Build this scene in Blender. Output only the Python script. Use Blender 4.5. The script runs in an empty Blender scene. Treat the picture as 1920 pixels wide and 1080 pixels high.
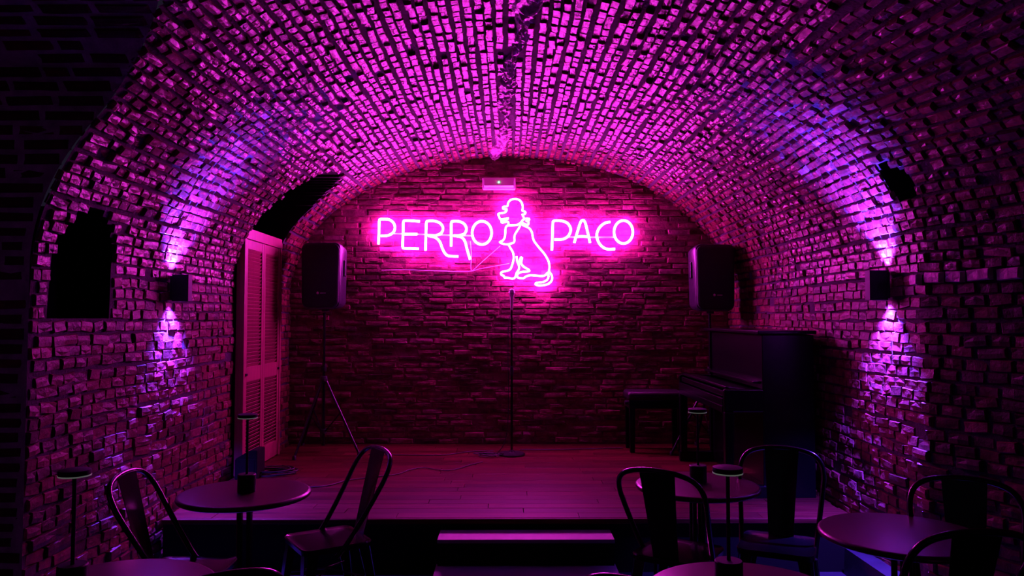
import bpy, bmesh, math, random
import numpy as np
from mathutils import Vector, Matrix, Euler

random.seed(7)
rng = np.random.default_rng(7)
scene = bpy.context.scene
COL = scene.collection
PI = math.pi

# ------------------------------------------------------------------ camera
F_PX = 1400.0
EYE = 1.65                     # eye height above the room floor
PITCH = math.atan(57 / F_PX)   # horizon falls at row 597
YAW = math.atan(7 / F_PX)      # vault axis falls at column 953
cam_d = bpy.data.cameras.new('camera')
cam_d.sensor_width = 36.0
cam_d.lens = F_PX / 1920 * 36.0
cam_d.clip_start = 0.05
cam = bpy.data.objects.new('camera', cam_d)
COL.objects.link(cam)
cam.location = (0, 0, EYE)
cam.rotation_euler = (PI / 2 + PITCH, 0, -YAW)
scene.camera = cam
CAM_R = Euler((PI / 2 + PITCH, 0, -YAW)).to_matrix()
CAM_RI = CAM_R.inverted()

# ------------------------------------------------------------------ world, exposure
world = bpy.data.worlds.new('world')
scene.world = world
world.use_nodes = True
bg = world.node_tree.nodes['Background']
bg.inputs[0].default_value = (0.35, 0.25, 0.6, 1)
bg.inputs[1].default_value = 0.026
scene.view_settings.view_transform = 'Standard'
scene.view_settings.look = 'None'
scene.view_settings.exposure = 0.0
scene.view_settings.gamma = 1.0
scene.view_settings.use_curve_mapping = False
scene.cycles.use_denoising = True
scene.cycles.max_bounces = 5
scene.cycles.diffuse_bounces = 3
scene.cycles.sample_clamp_indirect = 8.0
scene.cycles.use_light_tree = True

NEON_RGB = (1.0, 0.035, 0.92)
NEON_STRENGTH = 140.0
LAMP_RGB = (0.13, 0.035, 1.0)
LAMP_WATT = 1500.0


def ray(u, v):
    d = CAM_R @ Vector(((u - 960) / F_PX, -(v - 540) / F_PX, -1))
    return d / d.y


def at(u, v, depth):
    """world point seen at photo pixel (u, v) standing at this distance along the vault"""
    return Vector((0, 0, EYE)) + ray(u, v) * depth


def project(p):
    q = CAM_RI @ (Vector(p) - Vector((0, 0, EYE)))
    if q.z > -0.05:
        return None
    return (960 + F_PX * q.x / -q.z, 540 - F_PX * q.y / -q.z)


# ------------------------------------------------------------------ materials
def mat(name, base, rough=0.5, metal=0.0, spec=0.5, bump=0.0, bump_scale=40.0, vary=0.0, vary_scale=8.0,
        coat=0.0, coat_rough=0.15, wood=False, emit=None, emit_strength=0.0):
    m = bpy.data.materials.new(name)
    m.use_nodes = True
    nt = m.node_tree
    p = nt.nodes['Principled BSDF']
    p.inputs['Base Color'].default_value = (*base, 1)
    p.inputs['Roughness'].default_value = rough
    p.inputs['Metallic'].default_value = metal
    p.inputs['Specular IOR Level'].default_value = spec
    if coat:
        p.inputs['Coat Weight'].default_value = coat
        p.inputs['Coat Roughness'].default_value = coat_rough
    if emit:
        p.inputs['Emission Color'].default_value = (*emit, 1)
        p.inputs['Emission Strength'].default_value = emit_strength
    geo = nt.nodes.new('ShaderNodeNewGeometry')
    src = geo.outputs['Position']
    if wood:
        tc = nt.nodes.new('ShaderNodeTexCoord')
        mp = nt.nodes.new('ShaderNodeMapping')
        mp.inputs['Scale'].default_value = wood
        nt.links.new(tc.outputs['Object'], mp.inputs['Vector'])
        src = mp.outputs['Vector']
    if vary:
        n = nt.nodes.new('ShaderNodeTexNoise')
        n.inputs['Scale'].default_value = vary_scale
        n.inputs['Detail'].default_value = 4
        nt.links.new(src, n.inputs['Vector'])
        r = nt.nodes.new('ShaderNodeMapRange')
        r.inputs['From Min'].default_value = 0.3
        r.inputs['From Max'].default_value = 0.7
        r.inputs['To Min'].default_value = 1 - vary
        r.inputs['To Max'].default_value = 1 + vary
        nt.links.new(n.outputs['Fac'], r.inputs['Value'])
        mul = nt.nodes.new('ShaderNodeVectorMath')
        mul.operation = 'SCALE'
        mul.inputs[0].default_value = base
        nt.links.new(r.outputs['Result'], mul.inputs['Scale'])
        nt.links.new(mul.outputs['Vector'], p.inputs['Base Color'])
    if bump:
        n2 = nt.nodes.new('ShaderNodeTexNoise')
        n2.inputs['Scale'].default_value = bump_scale
        n2.inputs['Detail'].default_value = 5
        n2.inputs['Roughness'].default_value = 0.65
        nt.links.new(src, n2.inputs['Vector'])
        b = nt.nodes.new('ShaderNodeBump')
        b.inputs['Strength'].default_value = bump
        b.inputs['Distance'].default_value = 0.012
        nt.links.new(n2.outputs['Fac'], b.inputs['Height'])
        nt.links.new(b.outputs['Normal'], p.inputs['Normal'])
        if coat:
            nt.links.new(b.outputs['Normal'], p.inputs['Coat Normal'])
    return m


BR = dict(rough=0.65, spec=0.2, coat_rough=0.19, bump=0.45, bump_scale=55, vary=0.35, vary_scale=30)
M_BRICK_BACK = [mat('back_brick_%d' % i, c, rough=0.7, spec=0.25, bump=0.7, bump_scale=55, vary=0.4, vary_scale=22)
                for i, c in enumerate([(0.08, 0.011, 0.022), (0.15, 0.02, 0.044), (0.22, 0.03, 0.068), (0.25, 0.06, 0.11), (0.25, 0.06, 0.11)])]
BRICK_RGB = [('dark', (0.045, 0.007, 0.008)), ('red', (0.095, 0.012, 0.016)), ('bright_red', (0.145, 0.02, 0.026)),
             ('pale_red', (0.18, 0.045, 0.06)), ('pale_pink', (0.25, 0.12, 0.16)), ('lit_ledge', (0.55, 0.32, 0.42))]  # last tone: light caught by the projecting course, put into the colour
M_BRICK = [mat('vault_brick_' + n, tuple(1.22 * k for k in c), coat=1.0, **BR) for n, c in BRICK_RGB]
M_BRICK_WALL = [mat('wall_brick_' + n, c, coat=0.34, **BR) for n, c in BRICK_RGB]
M_MORTAR = mat('mortar', (0.05, 0.038, 0.052), rough=0.9, spec=0.2, bump=0.8, bump_scale=45, vary=0.3, vary_scale=12)
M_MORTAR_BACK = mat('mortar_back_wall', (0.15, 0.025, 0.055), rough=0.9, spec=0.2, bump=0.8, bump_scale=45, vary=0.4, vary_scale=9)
M_MORTAR_PASS = mat('passage_mortar_lit', (0.36, 0.33, 0.42), rough=0.9, spec=0.2, bump=0.8, bump_scale=45, vary=0.3, vary_scale=12)  # faint ambient light in the passage put into a lighter mortar colour
M_SEAM = mat('lime_mortar', (0.42, 0.20, 0.32), rough=0.5, coat=1.0, coat_rough=0.22, bump=1.0, bump_scale=38, vary=0.5, vary_scale=14)
M_VOID = mat('recess_shade', (0.012, 0.006, 0.010), rough=0.95, spec=0.1)  # near-black: the shade inside the recesses is put into the colour
M_FLOOR = mat('floor_screed', (0.015, 0.013, 0.02), rough=0.45, bump=0.15, bump_scale=20, vary=0.3)
M_DECK = [mat('deck_board_%d' % i, c, rough=0.40, spec=0.13, wood=(1.5, 30, 30), vary=0.5, vary_scale=2.2, bump=0.12, bump_scale=3)
          for i, c in enumerate([(0.060, 0.007, 0.008), (0.078, 0.010, 0.011), (0.045, 0.005, 0.006)])]
M_STEP = mat('step_tread_vinyl', (0.22, 0.15, 0.21), rough=0.5)
M_BLACKPAINT = mat('matt_black_paint', (0.003, 0.003, 0.003), rough=0.8, spec=0.15)
M_ALU = mat('aluminium_nosing', (0.5, 0.45, 0.5), rough=0.35, metal=0.9)
M_DOOR = mat('varnished_pine', (0.28, 0.06, 0.075), rough=0.45, wood=(30, 30, 2), vary=0.2, vary_scale=1.5)
M_IRON = mat('dark_iron', (0.02, 0.02, 0.022), rough=0.4, metal=0.6)
M_BLACKMETAL = mat('glossy_black_metal', (0.003, 0.003, 0.004), rough=0.2, spec=0.5)
M_BLACKPLASTIC = mat('black_plastic', (0.02, 0.018, 0.026), rough=0.35, bump=0.15, bump_scale=250)
M_GRILLE = mat('speaker_grille', (0.004, 0.004, 0.009), rough=0.6, bump=0.4, bump_scale=300)
M_BADGE = mat('white_print', (0.75, 0.72, 0.75), rough=0.4)
M_CHROME = mat('brushed_steel', (0.55, 0.52, 0.55), rough=0.28, metal=1.0)
M_MICGRILLE = mat('microphone_mesh', (0.9, 0.8, 0.88), rough=0.5, metal=0.2, bump=0.6, bump_scale=500)
M_RUBBER = mat('black_rubber', (0.010, 0.009, 0.010), rough=0.6)
M_PIANO = mat('black_lacquer', (0.002, 0.002, 0.003), rough=0.25, spec=0.22)
M_BRASS = mat('brass', (0.75, 0.5, 0.2), rough=0.25, metal=1.0)
M_KEYW = mat('ivory_keys', (0.6, 0.57, 0.5), rough=0.35)
M_LEATHER = mat('black_leatherette', (0.010, 0.008, 0.010), rough=0.4, bump=0.3, bump_scale=150)
M_TABLE = mat('satin_laminate', (0.045, 0.010, 0.014), rough=0.33, spec=0.5)
M_LAMPBLACK = mat('satin_black_lamp', (0.004, 0.004, 0.005), rough=0.55, spec=0.25)
M_OPAL = mat('opal_diffuser', (0.75, 0.74, 0.72), rough=0.4, emit=(0.8, 0.95, 0.8), emit_strength=0.07)
M_WHITEPLASTIC = mat('white_plastic', (0.85, 0.75, 0.82), rough=0.45)
M_GREEN = mat('green_indicator', (0.2, 0.9, 0.5), emit=(0.15, 1.0, 0.45), emit_strength=6)
M_NEON = mat('neon_tube', (0.9, 0.5, 0.9), emit=NEON_RGB, emit_strength=NEON_STRENGTH)
M_ACRYLIC = mat('clear_acrylic_bar', (0.85, 0.6, 0.8), rough=0.2)
M_LENS = mat('lamp_lens', (0.8, 0.7, 0.9), emit=(0.85, 0.55, 1.0), emit_strength=14)


# ------------------------------------------------------------------ object helpers
def link(o, parent=None):
    COL.objects.link(o)
    if parent is not None:
        o.parent = parent
    return o


def tag(o, label=None, cat=None, group=None, kind=None):
    if label: o['label'] = label
    if cat: o['category'] = cat
    if group: o['group'] = group
    if kind: o['kind'] = kind
    return o


def thing(name, label, cat, loc=(0, 0, 0), rotz=0.0, group=None):
    o = bpy.data.objects.new(name, None)
    o.empty_display_size = 0.1
    o.location = loc
    o.rotation_euler = (0, 0, rotz)
    link(o)
    return tag(o, label, cat, group)


def from_bm(name, bm, material, parent=None, smooth=False):
    me = bpy.data.meshes.new(name)
    bm.normal_update()
    bm.to_mesh(me)
    bm.free()
    me.materials.append(material)
    if smooth:
        me.polygons.foreach_set('use_smooth', [True] * len(me.polygons))
        me.set_sharp_from_angle(angle=math.radians(40))
    return link(bpy.data.objects.new(name, me), parent)


def from_arrays(name, verts, faces, mats, parent=None, mat_idx=None, smooth=False):
    me = bpy.data.meshes.new(name)
    me.from_pydata([tuple(v) for v in verts], [], [tuple(f) for f in faces])
    for m in (mats if isinstance(mats, list) else [mats]):
        me.materials.append(m)
    if mat_idx is not None:
        me.polygons.foreach_set('material_index', mat_idx)
    if smooth:
        me.polygons.foreach_set('use_smooth', [True] * len(me.polygons))
    me.update()
    return link(bpy.data.objects.new(name, me), parent)


def add_box(bm, c, s, bevel=0.0, rot=None, seg=2, taper=None):
    r = bmesh.ops.create_cube(bm, size=1.0)
    vs = r['verts']
    for v in vs:
        x, y, z = v.co.x * s[0], v.co.y * s[1], v.co.z * s[2]
        if taper and z > 0:
            x *= taper[0]; y *= taper[1]
        v.co = Vector((x, y, z))
    if bevel:
        es = list({e for v in vs for e in v.link_edges})
        g = bmesh.ops.bevel(bm, geom=es, offset=bevel, segments=seg, affect='EDGES', profile=0.5)
        vs = list({v for f in g['faces'] for v in f.verts} | {v for v in vs if v.is_valid})
    M = Matrix.Translation(c) @ (rot.to_4x4() if rot is not None else Matrix.Identity(4))
    bmesh.ops.transform(bm, matrix=M, verts=vs)
    return vs


def box(name, c, s, m, parent, bevel=0.004, rot=None, taper=None):
    bm = bmesh.new()
    add_box(bm, Vector(c), s, bevel, rot, taper=taper)
    return from_bm(name, bm, m, parent)


def smooth_path(pts, step=0.02, closed=False):
    P = [Vector(p) for p in pts]
    n = len(P)
    out = []
    rngn = n if closed else n - 1
    for i in range(rngn):
        if closed:
            p0, p1, p2, p3 = P[(i - 1) % n], P[i], P[(i + 1) % n], P[(i + 2) % n]
        else:
            p0, p1, p2, p3 = P[max(i - 1, 0)], P[i], P[i + 1], P[min(i + 2, n - 1)]
        k = max(2, int((p2 - p1).length / step))
        for j in range(k):
            t = j / k
            out.append(0.5 * ((2 * p1) + (p2 - p0) * t + (2 * p0 - 5 * p1 + 4 * p2 - p3) * t * t + (3 * p1 - p0 - 3 * p2 + p3) * t ** 3))
    if not closed:
        out.append(P[-1])
    return out


def add_tube(bm, pts, r, sides=8, closed=False, caps=True):
    pts = [Vector(p) for p in pts]
    n = len(pts)
    rad = r if isinstance(r, (list, tuple)) else [r] * n
    tang = []
    for i in range(n):
        a = pts[(i - 1) % n] if (closed or i > 0) else pts[i]
        b = pts[(i + 1) % n] if (closed or i < n - 1) else pts[i]
        t = b - a
        tang.append(t.normalized() if t.length > 1e-9 else Vector((0, 0, 1)))
    up = Vector((0, 0, 1)) if abs(tang[0].z) < 0.9 else Vector((1, 0, 0))
    nrm = (up - tang[0] * up.dot(tang[0])).normalized()
    rings = []
    for i in range(n):
        nn = nrm - tang[i] * nrm.dot(tang[i])
        nrm = nn.normalized() if nn.length > 1e-6 else nrm
        bi = tang[i].cross(nrm)
        rings.append([bm.verts.new(pts[i] + (nrm * math.cos(2 * PI * k / sides) + bi * math.sin(2 * PI * k / sides)) * rad[i]) for k in range(sides)])
    for i in range(n if closed else n - 1):
        A, B = rings[i], rings[(i + 1) % n]
        for k in range(sides):
            bm.faces.new((A[k], A[(k + 1) % sides], B[(k + 1) % sides], B[k]))
    if caps and not closed:
        bm.faces.new(rings[0][::-1])
        bm.faces.new(rings[-1])


def tube(name, pts, r, m, parent=None, sides=8, closed=False, smooth=True):
    bm = bmesh.new()
    add_tube(bm, pts, r, sides, closed)
    bmesh.ops.recalc_face_normals(bm, faces=bm.faces)
    return from_bm(name, bm, m, parent, smooth)


def add_lathe(bm, prof, c=(0, 0, 0), sides=24):
    c = Vector(c)
    rings = []
    for r, z in prof:
        if r < 1e-6:
            rings.append([bm.verts.new(c + Vector((0, 0, z)))])
        else:
            rings.append([bm.verts.new(c + Vector((r * math.cos(2 * PI * k / sides), r * math.sin(2 * PI * k / sides), z))) for k in range(sides)])
    for A, B in zip(rings, rings[1:]):
        for k in range(sides):
            k2 = (k + 1) % sides
            if len(A) == 1 and len(B) > 1:
                bm.faces.new((A[0], B[k2], B[k]))
            elif len(B) == 1 and len(A) > 1:
                bm.faces.new((A[k], A[k2], B[0]))
            elif len(A) > 1:
                bm.faces.new((A[k], A[k2], B[k2], B[k]))


def lathe(name, prof, m, parent=None, c=(0, 0, 0), sides=24, rot=None):
    bm = bmesh.new()
    add_lathe(bm, prof, (0, 0, 0), sides)
    M = Matrix.Translation(c) @ (rot.to_4x4() if rot is not None else Matrix.Identity(4))
    bmesh.ops.transform(bm, matrix=M, verts=bm.verts)
    bmesh.ops.recalc_face_normals(bm, faces=bm.faces)
    return from_bm(name, bm, m, parent, True)


def copy_tree(o, parent=None):
    c = o.copy()
    COL.objects.link(c)
    c.parent = parent
    for ch in list(o.children):
        copy_tree(ch, c)
    return c


# ------------------------------------------------------------------ the vaulted cellar
AX, A, B = 0.015, 2.295, 1.45           # vault axis, half span, rise
SPRING = EYE + 0.25                     # springing height
D_BACK, D_FRONT = 7.81, -1.4
STAGE_Z, STAGE_D = EYE - 1.30, 4.90
FLARE_D = 4.12
_th = np.linspace(0, PI, 721)
_ex, _ez = -A * np.cos(_th), B * np.sin(_th)
_el = np.concatenate([[0], np.cumsum(np.hypot(np.diff(_ex), np.diff(_ez)))])
ARC = float(_el[-1])
S1, S2 = SPRING, SPRING + ARC
S_TOT = 2 * SPRING + ARC


def wob(s, d):
    return (0.010 * math.sin(1.7 * s + 0.9 * d) + 0.008 * math.sin(3.1 * d - 2.3 * s + 1.0) + 0.006 * math.sin(5.3 * s + 4.1 * d))


def surf(s, d, off=0.0):
    """point of the masonry surface: s runs up the left wall, over the vault and down the right wall; off > 0 = into the room"""
    if s <= S1:
        x, z, nx, nz = -A, s, 1.0, 0.0
    elif s >= S2:
        x, z, nx, nz = A, S_TOT - s, -1.0, 0.0
    else:
        t = float(np.interp(s - S1, _el, _th))
        x, z = -A * math.cos(t), SPRING + B * math.sin(t)
        nx, nz = math.cos(t) / A, -math.sin(t) / B
        l = math.hypot(nx, nz); nx /= l; nz /= l
    o = off + wob(s, d) * min(1.0, max(0.0, (D_BACK - d) * 2))
    x += nx * o; z += nz * o
    if x > 0 and d < FLARE_D:           # the right-hand wall falls back towards the entrance
        w = 1.0 if s >= S2 else max(0.0, 1 - (S2 - s) / 1.5) ** 0.7
        x += min(0.70, (FLARE_D - d) * 0.44) * w
    return Vector((AX + x, d, z))


def frame_at(s, d):
    e = 0.004
    p = surf(s, d)
    td = (surf(s, d + e) - surf(s, d - e)).normalized()
    ts = (surf(s + e, d) - surf(s - e, d))
    ts = (ts - td * ts.dot(td)).normalized()
    n = ts.cross(td).normalized()
    return p, td, ts, -n if n.dot(Vector((AX, d, SPRING - 0.3)) - p) < 0 else n


def hit_vault(u, v):
    r = ray(u, v)
    lo, hi = 0.5, 12.0
    f = lambda d: ((r.x * d - AX) / A) ** 2 + (max(0.0, r.z * d - 0.25) / B) ** 2 - 1
    for _ in range(50):
        m = (lo + hi) / 2
        if f(m) > 0: hi = m
        else: lo = m
    x, z = r.x * lo - AX, r.z * lo + EYE
    if z <= SPRING:
        s = z if x < 0 else S_TOT - z
    else:
        t = math.acos(max(-1, min(1, -x / A)))
        s = S1 + float(np.interp(t, _th, _el))
    return s, lo


DOOR_D0, DOOR_D1 = 6.20, 7.20
NICHE_D0, NICHE_D1 = 3.71, 4.28
PASS_D = 3.57
HOLE = [hit_vault(*p) for p in [(1640, 306), (1662, 309), (1682, 319), (1698, 342), (1710, 366), (1706, 380), (1687, 387), (1664, 355), (1645, 326)]]


def pass_roof(d):
    q = (d - 2.4) / (PASS_D - 2.4)
    return None if abs(q) >= 1 else EYE + 0.95 + 0.51 * math.sqrt(1 - q * q)


def in_poly(s, d, poly):
    c = False
    for i in range(len(poly)):
        (a, b), (e, f) = poly[i], poly[i - 1]
        if (b > d) != (f > d) and s < (e - a) * (d - b) / (f - b) + a:
            c = not c
    return c


def opening(s, d):
    """which opening in the masonry, if any, is at this place"""
    p = surf(s, d)
    z = p.z
    if p.x < 0:
        if DOOR_D0 < d < DOOR_D1:
            q = (d - 6.74) / 0.54
            if z < EYE + 0.74 or (abs(q) < 1 and z < EYE + 0.74 + 0.58 * math.sqrt(1 - q * q)):
                return 'door'
        if NICHE_D0 < d < NICHE_D1:
            q = (d - 3.995) / 0.286
            if EYE + 0.0 < z < EYE + 0.33 + 0.25 * math.sqrt(max(0, 1 - q * q)):
                return 'niche'
        if d < PASS_D:
            r = pass_roof(d)
            if r and z < r:
                return 'pass'
    elif in_poly(s, d, HOLE):
        return 'hole'
    return None


def grid_lines(a, b, step, extra=()):
    n = int((b - a) / step)
    g = list(np.linspace(a, b, n + 1))
    for e in extra:
        i = int(np.argmin([abs(x - e) for x in g]))
        g[i] = e
    return sorted(g)


D_LINES = grid_lines(D_FRONT, 2.6, 0.12) + grid_lines(2.6, D_BACK + 0.02, 0.035, (PASS_D, NICHE_D0, NICHE_D1, DOOR_D0, DOOR_D1))[1:]


def shell(name, s0, s1, extra_s=()):
    SL = grid_lines(s0, s1, 0.035, extra_s)
    verts, faces, idx = [], [], {}
    op = {}

    def vid(i, j):
        if (i, j) not in idx:
            idx[(i, j)] = len(verts)
            verts.append(surf(SL[i], D_LINES[j], -0.004))
        return idx[(i, j)]
    for i in range(len(SL) - 1):
        for j in range(len(D_LINES) - 1):
            k = opening((SL[i] + SL[i + 1]) / 2, (D_LINES[j] + D_LINES[j + 1]) / 2)
            op[(i, j)] = k
            if k is None:
                faces.append((vid(i, j), vid(i + 1, j), vid(i + 1, j + 1), vid(i, j + 1)))
    o = from_arrays(name, verts, faces, M_MORTAR)
    tag(o, kind='structure')
    # reveals: the sides of the openings run back into the masonry
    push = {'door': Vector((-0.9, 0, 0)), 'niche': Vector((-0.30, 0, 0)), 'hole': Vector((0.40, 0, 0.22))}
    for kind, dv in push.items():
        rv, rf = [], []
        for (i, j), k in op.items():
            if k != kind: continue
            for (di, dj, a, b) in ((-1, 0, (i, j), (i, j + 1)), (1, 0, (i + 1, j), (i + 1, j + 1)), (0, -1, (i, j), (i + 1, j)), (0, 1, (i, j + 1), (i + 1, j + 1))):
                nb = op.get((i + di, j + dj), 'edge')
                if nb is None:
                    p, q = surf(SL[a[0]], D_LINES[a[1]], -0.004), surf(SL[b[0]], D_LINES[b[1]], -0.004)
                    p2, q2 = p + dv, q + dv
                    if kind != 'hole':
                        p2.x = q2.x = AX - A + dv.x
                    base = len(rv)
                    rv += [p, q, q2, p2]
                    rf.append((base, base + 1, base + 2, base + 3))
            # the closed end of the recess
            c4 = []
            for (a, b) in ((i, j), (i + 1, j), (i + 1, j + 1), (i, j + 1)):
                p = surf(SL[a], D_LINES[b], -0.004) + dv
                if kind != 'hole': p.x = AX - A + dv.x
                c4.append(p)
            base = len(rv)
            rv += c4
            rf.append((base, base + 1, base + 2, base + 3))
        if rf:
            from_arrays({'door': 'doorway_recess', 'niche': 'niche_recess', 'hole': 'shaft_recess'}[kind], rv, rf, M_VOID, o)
    return o


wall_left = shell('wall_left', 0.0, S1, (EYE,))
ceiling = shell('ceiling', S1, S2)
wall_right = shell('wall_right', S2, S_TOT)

# back wall
wall_back = from_arrays('wall_back', [(-2.7, D_BACK, 0), (2.75, D_BACK, 0), (2.75, D_BACK, 3.6), (-2.7, D_BACK, 3.6),
                                      (-2.7, D_BACK + 0.3, 0), (2.75, D_BACK + 0.3, 0), (2.75, D_BACK + 0.3, 3.6), (-2.7, D_BACK + 0.3, 3.6)],
                        [(0, 1, 2, 3), (5, 4, 7, 6), (4, 0, 3, 7), (1, 5, 6, 2), (3, 2, 6, 7), (4, 5, 1, 0)], M_MORTAR_BACK)
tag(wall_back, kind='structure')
floor = from_arrays('floor', [(-4.6, D_FRONT, 0), (3.2, D_FRONT, 0), (3.2, D_BACK, 0), (-4.6, D_BACK, 0),
                              (-4.6, D_FRONT, -0.1), (3.2, D_FRONT, -0.1), (3.2, D_BACK, -0.1), (-4.6, D_BACK, -0.1)],
                    [(0, 1, 2, 3), (7, 6, 5, 4), (4, 5, 1, 0), (5, 6, 2, 1), (6, 7, 3, 2), (7, 4, 0, 3)], M_FLOOR)
tag(floor, kind='structure')

# side passage on the left: a lower barrel running away across the vault
PASS_X1 = -4.5
_pr = [(PASS_D, z) for z in np.arange(0, EYE + 0.95, 0.05)]
for k in range(0, 41):
    t = PI * k / 40
    _pr.append((2.4 + (PASS_D - 2.4) * math.cos(t), EYE + 0.95 + 0.51 * math.sin(t)))
_pr += [(2 * 2.4 - PASS_D, z) for z in np.arange(EYE + 0.93, -0.01, -0.1)]


def vault_x(z):
    return AX - A if z <= SPRING else AX - A * math.sqrt(max(0, 1 - ((z - SPRING) / B) ** 2))


pv, pf = [], []
for (d, z) in _pr:
    pv += [Vector((vault_x(z) - 0.005, d, z)), Vector((PASS_X1, d, z))]
for i in range(len(_pr) - 1):
    pf.append((2 * i, 2 * i + 2, 2 * i + 3, 2 * i + 1))
wall_passage = from_arrays('wall_passage', pv, pf, M_MORTAR_PASS)
tag(wall_passage, kind='structure')
wall_passage_end = from_arrays('wall_passage_end', [(PASS_X1, 1.0, 0), (PASS_X1, 3.8, 0), (PASS_X1, 3.8, 3.3), (PASS_X1, 1.0, 3.3)], [(0, 1, 2, 3)], M_MORTAR)
tag(wall_passage_end, kind='structure')


# ------------------------------------------------------------------ bricks
def brick_variant(seed):
    r = random.Random(seed)
    ring = [(-.5, -.5), (0, -.5), (.5, -.5), (.5, 0), (.5, .5), (0, .5), (-.5, .5), (-.5, 0)]
    vs = []
    for (u, v) in ring: vs.append((u, v, -1.0))
    jit = [(u * (1 - r.uniform(0, .07)), v * (1 - r.uniform(0, .07))) for (u, v) in ring]
    for (u, v) in jit: vs.append((u, v, -0.28 + r.uniform(-.15, .1)))
    for (u, v) in jit: vs.append((u * r.uniform(.88, .94), v * r.uniform(.80, .91), r.uniform(-.09, .09)))
    vs.append((r.uniform(-.1, .1), r.uniform(-.1, .1), r.uniform(-.05, .2)))
    fs = []
    for lv in (0, 8):
        for k in range(8):
            k2 = (k + 1) % 8
            fs.append((lv + k, lv + k2, lv + 8 + k2, lv + 8 + k))
    for k in (0, 2, 4, 6):
        fs.append((16 + (k - 1) % 8, 16 + k, 16 + (k + 1) % 8, 24))
    return np.array(vs), fs


VARIANTS = [brick_variant(s) for s in range(10)]
_brick_mesh = {}


def brick_mesh(var, mi, mats):
    if (var, mi, mats[0].name) not in _brick_mesh:
        me = bpy.data.meshes.new('brick')
        me.from_pydata([tuple(v) for v in VARIANTS[var][0]], [], VARIANTS[var][1])
        me.materials.append(mats[mi])
        me.update()
        _brick_mesh[(var, mi, mats[0].name)] = me
    return _brick_mesh[(var, mi, mats[0].name)]


def lay_bricks(parent, bricks, n_single=300, mats=M_BRICK):
    """bricks: (position, along, across, normal, length, thickness, relief, variant, material)"""
    area = []
    for i, b in enumerate(bricks):
        q = project(b[0])
        if q is None or not (-20 < q[0] < 1940 and -20 < q[1] < 1100):
            area.append(0); continue
        a, c = project(b[0] + b[1] * b[4] / 2), project(b[0] - b[1] * b[4] / 2)
        e, f = project(b[0] + b[2] * b[5] / 2), project(b[0] - b[2] * b[5] / 2)
        if None in (a, c, e, f):
            area.append(0); continue
        area.append(abs((a[0] - c[0]) * (e[1] - f[1]) - (a[1] - c[1]) * (e[0] - f[0])))
    order = np.argsort(-np.array(area))
    single = set(int(i) for i in order[:n_single] if area[int(i)] > 0)
    V, Fc, MI = [], [], []
    base = 0
    for i, (p, tu, tv, n, l, h, rel, var, mi) in enumerate(bricks):
        if i in single:
            o = bpy.data.objects.new('brick', brick_mesh(var, mi, mats))
            M = Matrix.Identity(4)
            M.col[0] = (*(tu * l), 0); M.col[1] = (*(tv * h), 0); M.col[2] = (*(n * rel), 0); M.col[3] = (*p, 1)
            o.matrix_world = M
            link(o, parent)
        else:
            vs, fs = VARIANTS[var]
            T = np.array([list(tu * l), list(tv * h), list(n * rel)])
            V.append(vs @ T + np.array(p))
            Fc += [tuple(k + base for k in f) for f in fs]
            MI += [mi] * len(fs)
            base += len(vs)
    if V:
        o = from_arrays('brickwork', np.concatenate(V), Fc, mats, parent, MI)
        o['kind'] = 'stuff'


def pick(w):
    return int(rng.choice(5, p=np.array(w) / sum(w)))


def seam_x(d):
    return -0.127 + (7.75 - d) * 0.058 + 0.025 * math.sin(2.1 * d) + 0.012 * math.sin(7.3 * d)


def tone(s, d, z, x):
    """tone of brick by place: red in the walls, slightly paler high up in the vault, where sheen is put into the colour"""
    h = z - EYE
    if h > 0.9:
        return pick([0.14, 0.34, 0.38, 0.12, 0.02])  # slightly paler mix, some of the sign's sheen painted into the bricks
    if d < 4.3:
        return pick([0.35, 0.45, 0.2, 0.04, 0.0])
    return pick([0.14, 0.40, 0.40, 0.06, 0.0])


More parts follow.
